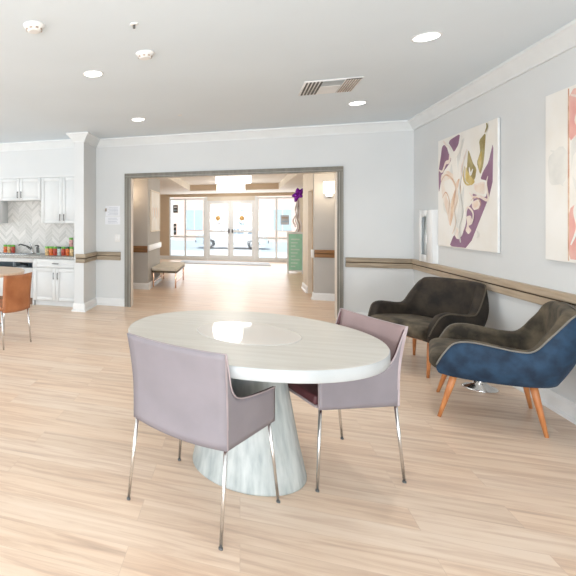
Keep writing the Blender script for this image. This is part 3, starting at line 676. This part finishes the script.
# ------------------------------------------------------------------ ceiling items
def downlight(x, y, label):
    t = thing('recessed_light', label, 'light', (x, y, ZC), 0, 'recessed lights in the pale ceiling')
    MB().lathe([(.078, -.004), (.092, -.004), (.094, 0), (.078, -.0005)], M['trimwhite'], 32).build('trim_ring', t)
    MB().lathe([(.070, -.0065), (.078, -.0055), (.078, -.0045)], M['lampglow'], 32).build('lens', t)
for x, y, lb in ((-1.26, 4.09, 'recessed ceiling light, the nearer one on the left side'), (-1.27, 6.14, 'recessed ceiling light, the farther one on the left side'),
                 (1.26, 6.13, 'recessed ceiling light just behind the ceiling vent'), (1.28, 4.09, 'recessed ceiling light nearest the right wall and the camera')):
    downlight(x, y, lb)
def detector(x, y, label):
    t = thing('smoke_detector', label, 'detector', (x, y, ZC), 0, 'round white detectors on the ceiling')
    MB().lathe([(.035, -.045), (.045, -.042), (.058, -.022), (.062, -.018), (.072, -.012), (.076, 0)], M['plastic'], 32).build('body', t)
    c = MB()
    for k in range(8):
        a = 2 * PI * k / 8; c.box(-.010, .010, .047, .056, -.036, -.026, M['slatwarm'], 0, 2, a, 0, (0, 0, -.03))
    c.build('vent_slots', t)
detector(-1.33, 2.94, 'round white smoke detector near the upper left corner of ceiling'); detector(-.715, 3.73, 'round white smoke detector on ceiling, next to the sprinkler head')
t = thing('sprinkler_head', 'tiny sprinkler head on ceiling between the two smoke detectors', 'sprinkler', (-.68, 3.15, ZC))
MB().lathe([(.022, -.008), (.03, 0)], M['plastic'], 20).build('collar', t); MB().tube([(0, 0, -.03), (0, 0, -.008)], .009, M['slat'], 10).build('nozzle', t)
tag(MB().lathe([(.018, -.006), (.026, -.003), (.028, 0)], M['plastic'], 20).build('ceiling_disc', loc=(-.717, 6.07, ZC)), 'tiny white disc on ceiling beyond the second left recessed light', 'sensor')
t = thing('ceiling_vent', 'square white ceiling vent with slanted louvres, in front of recessed light', 'vent', (.835, 5.27, ZC))
MB().box(-.25, .25, -.26, .26, -.008, 0, M['trimwhite'], .002, 1).build('frame', t)
MB().box(-.09, .10, -.24, .24, -.012, -.008, M['ventgrey']).box(-.085, .095, -.06, .235, -.014, -.012, M['trimwhite']).build('centre_panel', t)
for i in range(5):
    x = -.23 + i * .032; MB().box(x, x + .016, -.235, .235, -.014, -.008, M['slat']).build('louvre', t)
for i in range(6):
    x = .115 + i * .022; MB().box(x, x + .009, -.235, .235, -.012, -.008, M['slatwarm']).build('louvre', t)
MB().box(.11, .24, -.248, -.237, -.014, -.008, M['slat']).build('louvre', t)

# ------------------------------------------------------------------ round table
t = thing('round_dining_table', 'round limed grey table with glossy white inlay and conical base', 'table', (.040, 2.855, 0))
R = .675
MB().lathe([(R - .012, .700), (R - .002, .703), (R, .708), (R, .754), (R - .003, .759), (R - .008, .760)], M['tableedge'], 96, mats=[None, None, None, None, M['tabletop'], M['tabletop']]).build('tabletop', t)
MB().lathe([(.278, .7602), (.28, .7612), (.276, .7622)], M['inlay'], 72).build('inlay_disc', t)
MB().lathe([(.298, 0), (.303, .004), (.303, .012), (.262, .20), (.218, .45), (.192, .60), (.188, .699)], M['tablebase'], 72, mats=[None] * 6).build('pedestal_base', t)

# ------------------------------------------------------------------ dining chairs
def catmull(P, n):
    out = []
    for i in range(len(P) - 1):
        a = P[max(i - 1, 0)]; b = P[i]; c_ = P[i + 1]; d_ = P[min(i + 2, len(P) - 1)]
        for k in range(n):
            s_ = k / n
            out.append(tuple(.5 * (2 * b[j] + (c_[j] - a[j]) * s_ + (2 * a[j] - 5 * b[j] + 4 * c_[j] - d_[j]) * s_ ** 2 + (3 * b[j] - a[j] - 3 * c_[j] + d_[j]) * s_ ** 3) for j in range(len(b))))
    out.append(tuple(P[-1])); return out

def dining_chair(loc, rz, label, dx=0.):
    t = thing('dining_chair', label, 'chair', loc, rz)
    TH = .012
    # side panel top line, from the front corner to the back corner (y, z)
    top = catmull([(.235, .578), (.12, .584), (0, .594), (-.10, .608), (-.160, .632), (-.195, .675), (-.218, .735), (-.240, .795), (-.255, .836)], 4)
    def backy(z):     # the back leans rearward as it rises
        u = (z - .41) / .426; return -.215 - .004 * u - .036 * max(0, u - .35) ** 1.4 / .65 ** 1.4
    # each side: columns from front to back, vertical rows bottom to top
    for sd in (-1, 1):
        rows = []
        NR = 9
        for (y, z) in top:
            col = []
            yb = max(y, -.215)
            for k in range(NR):
                v = k / (NR - 1); zz = .41 + (z - .41) * v
                yy = yb + (y - yb) * v ** 2
                xx = .240 + .014 * ((yy + .225) / .46) + dx + .011 * max(0, (zz - .6) / .236) ** 1.5
                col.append((sd * (xx - dx) + dx, yy, zz))
            rows.append(col)
        outer = [[(p[0] + sd * TH, p[1], p[2]) for p in r] for r in rows]
        b = MB()
        ring = [o + i[::-1] for o, i in zip(outer, rows)]
        b.grid(ring, closed=True, mats=lambda i, k: M['lavender'] if k < NR - 1 else M['maroon'])
        b.bm.verts.ensure_lookup_table(); n = 2 * NR
        vs = b.bm.verts[:]; f = b.bm.faces.new(vs[:n]); f.material_index = b.mi(M['seam']); f = b.bm.faces.new(vs[-n:]); f.material_index = b.mi(M['seam'])
        for f in b.bm.faces:
            if abs(f.normal.z) > .9: f.smooth = False
        b.build('side_panel', t)
        rim_ = [tuple(r_[-1]) for r_ in outer]; MB().tube([(q_[0] + sd * .001, q_[1], q_[2]) for q_ in rim_], .0035, M['seam'], 6).build('side_piping', t)
    # back panel: gently bowed sheet
    rows = []; NX = 12; NZ = 14
    def bp(u, v, off):
        z = .41 + (.836 - .008 * (1 - u * u) - .41) * v
        zq = .41 + .426 * v
        y = backy(zq) - .010 * (1 - u * u) + off
        return (u * (.252 + .011 * max(0, (zq - .6) / .236) ** 1.5) + dx, y, z - (.02 * (1 - v) * (1 - u * u)))
    for k in range(NX + 1):
        u = -1 + 2 * k / NX
        rows.append([bp(u, j / NZ, -TH) for j in range(NZ + 1)] + [bp(u, j / NZ, .004) for j in range(NZ, -1, -1)])
    b = MB(); b.grid(rows, closed=True, mats=lambda i, k: M['lavender'] if k < NZ else (M['seam'] if k == NZ else M['mauve']))
    n = 2 * (NZ + 1); vs = b.bm.verts[:]; b.bm.faces.new(vs[:n]).material_index = b.mi(M['seam']); b.bm.faces.new(vs[-n:]).material_index = b.mi(M['seam'])
    b.build('backrest', t)
    # seat pad and its pale under-edge
    b = MB(); b.box(-.236 + dx, .236 + dx, -.21, .243, .425, .475, M['maroon'], .012, 3); b.build('seat', t)
    MB().box(-.238 + dx, .238 + dx, -.212, .238, .412, .4245, M['seam']).build('seat_underside', t)
    for sx, sy, fx, fy in ((-.236, -.215, -.25, -.255), (.236, -.205, .25, -.255), (-.243, .215, -.285, .258), (.243, .215, .285, .258)):
        lg = MB().tube([(sx + dx, sy, .42), (fx, fy, .004)], .01, M['chrome'], 12, True, [.009, .007]).build('leg', t)
        MB().tube([(fx, fy, .008), (fx, fy, 0)], .0095, M['tip'], 12).build('foot_cap', lg)
    return t
dining_chair((-.19, 2.43, 0), math.radians(-26), 'mauve leather dining chair seen from behind, nearest the camera', .012)
dining_chair((.49, 3.075, 0), math.radians(115), 'mauve leather dining chair at right side of table, seen side-on')

# brown leather chair and pale table at the left edge
t = thing('leather_side_chair', 'saddle brown leather chair with steel legs at the left edge', 'chair', (-2.545, 4.79, 0), math.radians(71.6))
rows = []
for k in range(11):
    u = -1 + k / 5
    def q(v, off): return (u * (.205 + .012 * v), -.205 - .025 * v * v - .014 * (1 - u * u) + off, .385 + .41 * v + .012 * (1 - v) * u * u + (.0 if v < .99 else .01 * u * u))
    rows.append([q(j / 10, -.010) for j in range(11)] + [q(j / 10, .010) for j in range(10, -1, -1)])
b = MB(); b.grid(rows, M['saddle'], closed=True); vs = b.bm.verts[:]; b.bm.faces.new(vs[:22]); b.bm.faces.new(vs[-22:]); b.build('backrest', t)
MB().box(-.215, .215, -.195, .23, .41, .455, M['saddle'], .012, 3).build('seat', t)
for sx, sy, fx, fy in ((-.20, -.18, -.215, -.22), (.20, -.18, .215, -.22), (-.20, .20, -.22, .24), (.20, .20, .22, .24)):
    MB().tube([(sx, sy, .415), (fx, fy, 0)], .01, M['chrome'], 12, True, [.011, .009]).build('leg', t)
t = thing('pedestal_table', 'pale wooden round table behind the brown leather chair', 'table', (-3.25, 5.42, 0))
MB().lathe([(.59, .70), (.60, .705), (.60, .735), (.595, .74)], M['woodtable'], 64).build('tabletop', t)
MB().lathe([(.30, 0), (.30, .02), (.06, .05), (.045, .10), (.045, .68), (.12, .70)], M['chrome'], 40).build('pedestal', t)

# ------------------------------------------------------------------ lounge chairs
def lounge(loc, rz, label, m_out, m_in, m_seat, m_pipe):
    t = thing('lounge_armchair', label, 'armchair', loc, rz)
    # half outline from the right arm front to the middle of the back: bottom (x,y,z), top (x,y,z)
    half = [((.315, .285, .315), (.330, .300, .350)), ((.320, .245, .308), (.345, .262, .435)), ((.325, .185, .303), (.362, .205, .520)), ((.330, .10, .302), (.370, .12, .545)),
            ((.335, 0, .304), (.372, .01, .535)), ((.335, -.10, .308), (.372, -.12, .520)), ((.325, -.19, .313), (.368, -.20, .535)), ((.300, -.265, .320), (.355, -.28, .635)),
            ((.255, -.315, .328), (.322, -.37, .750)), ((.17, -.340, .335), (.245, -.42, .787)), ((0, -.350, .335), (0, -.435, .797))]
    half = [tuple(b + tp for b, tp in [h]) [0] for h in half]
    full = [list(h) for h in half] + [[-h[0], h[1], h[2], -h[3], h[4], h[5]] for h in half[-2::-1]]
    cs = catmull([tuple(h) for h in full], 4)
    TH = .082; NV = 12; rows = []
    for i, c_ in enumerate(cs):
        B = Vector(c_[:3]); T = Vector(c_[3:])
        # inward direction in plan
        j0, j1 = max(i - 1, 0), min(i + 1, len(cs) - 1)
        tg = Vector((cs[j1][3] - cs[j0][3] + cs[j1][0] - cs[j0][0], cs[j1][4] - cs[j0][4] + cs[j1][1] - cs[j0][1], 0)).normalized()
        inn = Vector((tg.y, -tg.x, 0))
        if inn.dot(Vector((0, 0, 0)) - Vector((B.x, B.y, 0))) < 0 and abs(B.x) < .05: inn = -inn
        cen = Vector((0, .0, 0)) - Vector((B.x, min(B.y, 0), 0))
        if inn.dot(cen) < 0: inn = -inn
        r = TH / 2; h = (T - B).length
        out = []
        for k in range(NV + 1):        # outer face with a soft bulge
            v = k / NV; p = B.lerp(T, v) - inn * ((.030 + .022 * max(0, -B.y / .35)) * math.sin(PI * min(1, v * 1.0)) * min(1, h / .2))
            out.append(p)
        rim = [T + inn * (r - r * math.cos(a)) + Vector((0, 0, 1)) * r * .8 * math.sin(a) for a in (PI * .2, PI * .4, PI * .6, PI * .8)]
        inner = []
        for k in range(NV, -1, -1):
            v = k / NV; p = B.lerp(T, v) + inn * (TH - .010 * math.sin(PI * v) * min(1, h / .2))
            inner.append(p)
        rows.append(out + rim + inner)
    n = len(rows[0])
    b = MB(); b.grid(rows, closed=True, mats=lambda i, k: m_out if k <= NV else m_in)
    vs = b.bm.verts[:]; b.bm.faces.new(vs[:n]).material_index = b.mi(m_in); b.bm.faces.new(vs[-n:]).material_index = b.mi(m_in)
    b.build('shell', t)
    # piping along the outer top edge
    pts = [r_[NV + 1] + Vector((0, 0, .004)) for r_ in rows]
    MB().tube(pts, .0055, m_pipe, 8).build('piping', t)
    # seat: padded cushion with rounded nose, seat back pad
    prof = [(-.27, .34), (.20, .315), (.29, .33), (.335, .365), (.338, .405), (.305, .44), (.22, .455), (.05, .45), (-.27, .43)]
    xs = [-.288, -.27, -.2, -.1, 0, .1, .2, .27, .288]
    rws = []
    cy, cz = .03, .38
    for x in xs:
        s_ = 1 if abs(x) < .28 else .93
        bul = .010 * (1 - (x / .29) ** 2)
        rws.append([(x, cy + (p - cy) * s_, cz + (q_ - cz) * s_ + (bul if q_ > .4 else 0)) for p, q_ in catmull([prof[-1]] + prof, 3)[3:-0 or None][:-1]])
    b = MB(); b.grid(rws, m_seat, closed=True); nn = len(rws[0]); vs = b.bm.verts[:]; b.bm.faces.new(vs[:nn]); b.bm.faces.new(vs[-nn:])
    b.build('seat_cushion', t)
    # timber under-frame
    b = MB()
    b.box(-.23, .23, .16, .20, .295, .325, M['teak'], .005); b.box(-.23, .23, -.22, -.18, .295, .325, M['teak'], .005)
    for sx in (-1, 1): b.box(sx * .20 - .018, sx * .20 + .018, -.18, .16, .30, .325, M['teak'], .005)
    b.build('under_frame', t)
    for sx in (-1, 1):
        MB().tube([(sx * .25, .195, .325), (sx * .262, .215, .24), (sx * .302, .283, 0)], .02, M['teak'], 14, True, [.022, .021, .011]).build('leg', t)
        MB().tube([(sx * .24, -.205, .325), (sx * .252, -.22, .24), (sx * .298, -.264, 0)], .02, M['teak'], 14, True, [.022, .021, .011]).build('leg', t)
    return t
lounge((1.70, 4.24, 0), math.radians(72.5), 'navy blue velvet armchair with brown inside and orange wood legs', M['navy'], M['olivevelvet'], M['olivevelvet'], M['piping'])
lounge((1.644, 5.393, 0), math.radians(123), 'dark brown velvet armchair with orange wood legs, behind the navy one', M['brownvelvet'], M['midvelvet'], M['olivevelvet'], M['darkpiping'])
t = thing('pedestal_stand', 'round chrome floor base partly hidden under the navy armchair', 'stand', (1.885, 4.83, 0))
MB().lathe([(.115, 0), (.12, .006), (.108, .014), (.07, .028), (.045, .045), (.04, .06)], M['chrome'], 40).build('base', t)
MB().lathe([(.04, .06), (.04, .085), (.03, .09)], M['chrome'], 24).build('stem', t)

# ------------------------------------------------------------------ light
def area(name, loc, rot, sx, sy, power, col=(1, 1, 1), spread=PI):
    l = bpy.data.lights.new(name, 'AREA'); l.shape = 'RECTANGLE'; l.size = sx; l.size_y = sy; l.energy = power; l.color = col; l.spread = spread
    o = bpy.data.objects.new(name, l); COL.objects.link(o); o.location = loc; o.rotation_euler = rot; return o
area('window_daylight', (-.5, -3.8, 1.15), (math.radians(87), 0, 0), 5.2, 1.9, 375, (.92, .965, 1))  # unseen area lamp added behind the camera, standing for windows there
area('window_daylight_left', (-7.2, 3.0, 1.4), (math.radians(92), 0, math.radians(-90)), 8, 2.2, 140, (.92, .965, 1))  # unseen fill lamp added by the left wall, which has no window
for x, y in ((-1.26, 4.09), (-1.27, 6.14), (1.26, 6.13), (1.28, 4.09)):
    l = bpy.data.lights.new('ceiling_spot', 'SPOT'); l.energy = 32; l.spot_size = math.radians(125); l.spot_blend = .8; l.shadow_soft_size = .07; l.color = (1, .95, .88)
    o = bpy.data.objects.new('ceiling_spot', l); COL.objects.link(o); o.location = (x, y, ZC - .03)
def point(name, loc, e, col, r=.12):
    l = bpy.data.lights.new(name, 'POINT'); l.energy = e; l.color = col; l.shadow_soft_size = r
    o = bpy.data.objects.new(name, l); COL.objects.link(o); o.location = loc
point('sconce_lamp', (1.46, LYR - .22, 1.95), 7, (1, .80, .58)); point('sconce_lamp', (-2.18, LYL - .22, 1.95), 7, (1, .72, .48))
for y in (8.6, 10.4, 12.3, 14.2, 16.2): point('lobby_lamp', (-.2, y, 2.05), 11, (1, .93, .84), .25)
area('entrance_daylight', (-.3, LF - .15, 1.15), (math.radians(-90), 0, 0), 4.1, 2.0, 48, (.97, .98, 1))
s = bpy.data.lights.new('sun', 'SUN'); s.energy = 3.8; s.angle = .05; s.color = (1, .98, .95)
so = bpy.data.objects.new('sun', s); COL.objects.link(so); so.rotation_euler = (math.radians(38), 0, math.radians(-15))
w = bpy.data.worlds.new('sky'); SC.world = w; w.use_nodes = True
bg = w.node_tree.nodes['Background']; bg.inputs[0].default_value = (.90, .95, 1, 1); bg.inputs[1].default_value = 1.25

# ------------------------------------------------------------------ camera: level lens with rise and shift, as in the photograph
cam = bpy.data.cameras.new('camera'); co = bpy.data.objects.new('camera', cam); COL.objects.link(co)
cam.sensor_width = 36; cam.lens = 468.6 / 576 * 36; cam.shift_x = (288 - 72) / 576; cam.shift_y = -(288 - 220.5) / 576
co.location = (0, 0, 1.40); co.rotation_euler = (math.radians(90), 0, math.atan(168 / 468.6)); cam.clip_start = .05; cam.clip_end = 300
SC.camera = co
SC.view_settings.view_transform = 'Standard'; SC.view_settings.look = 'None'; SC.view_settings.exposure = 0.2
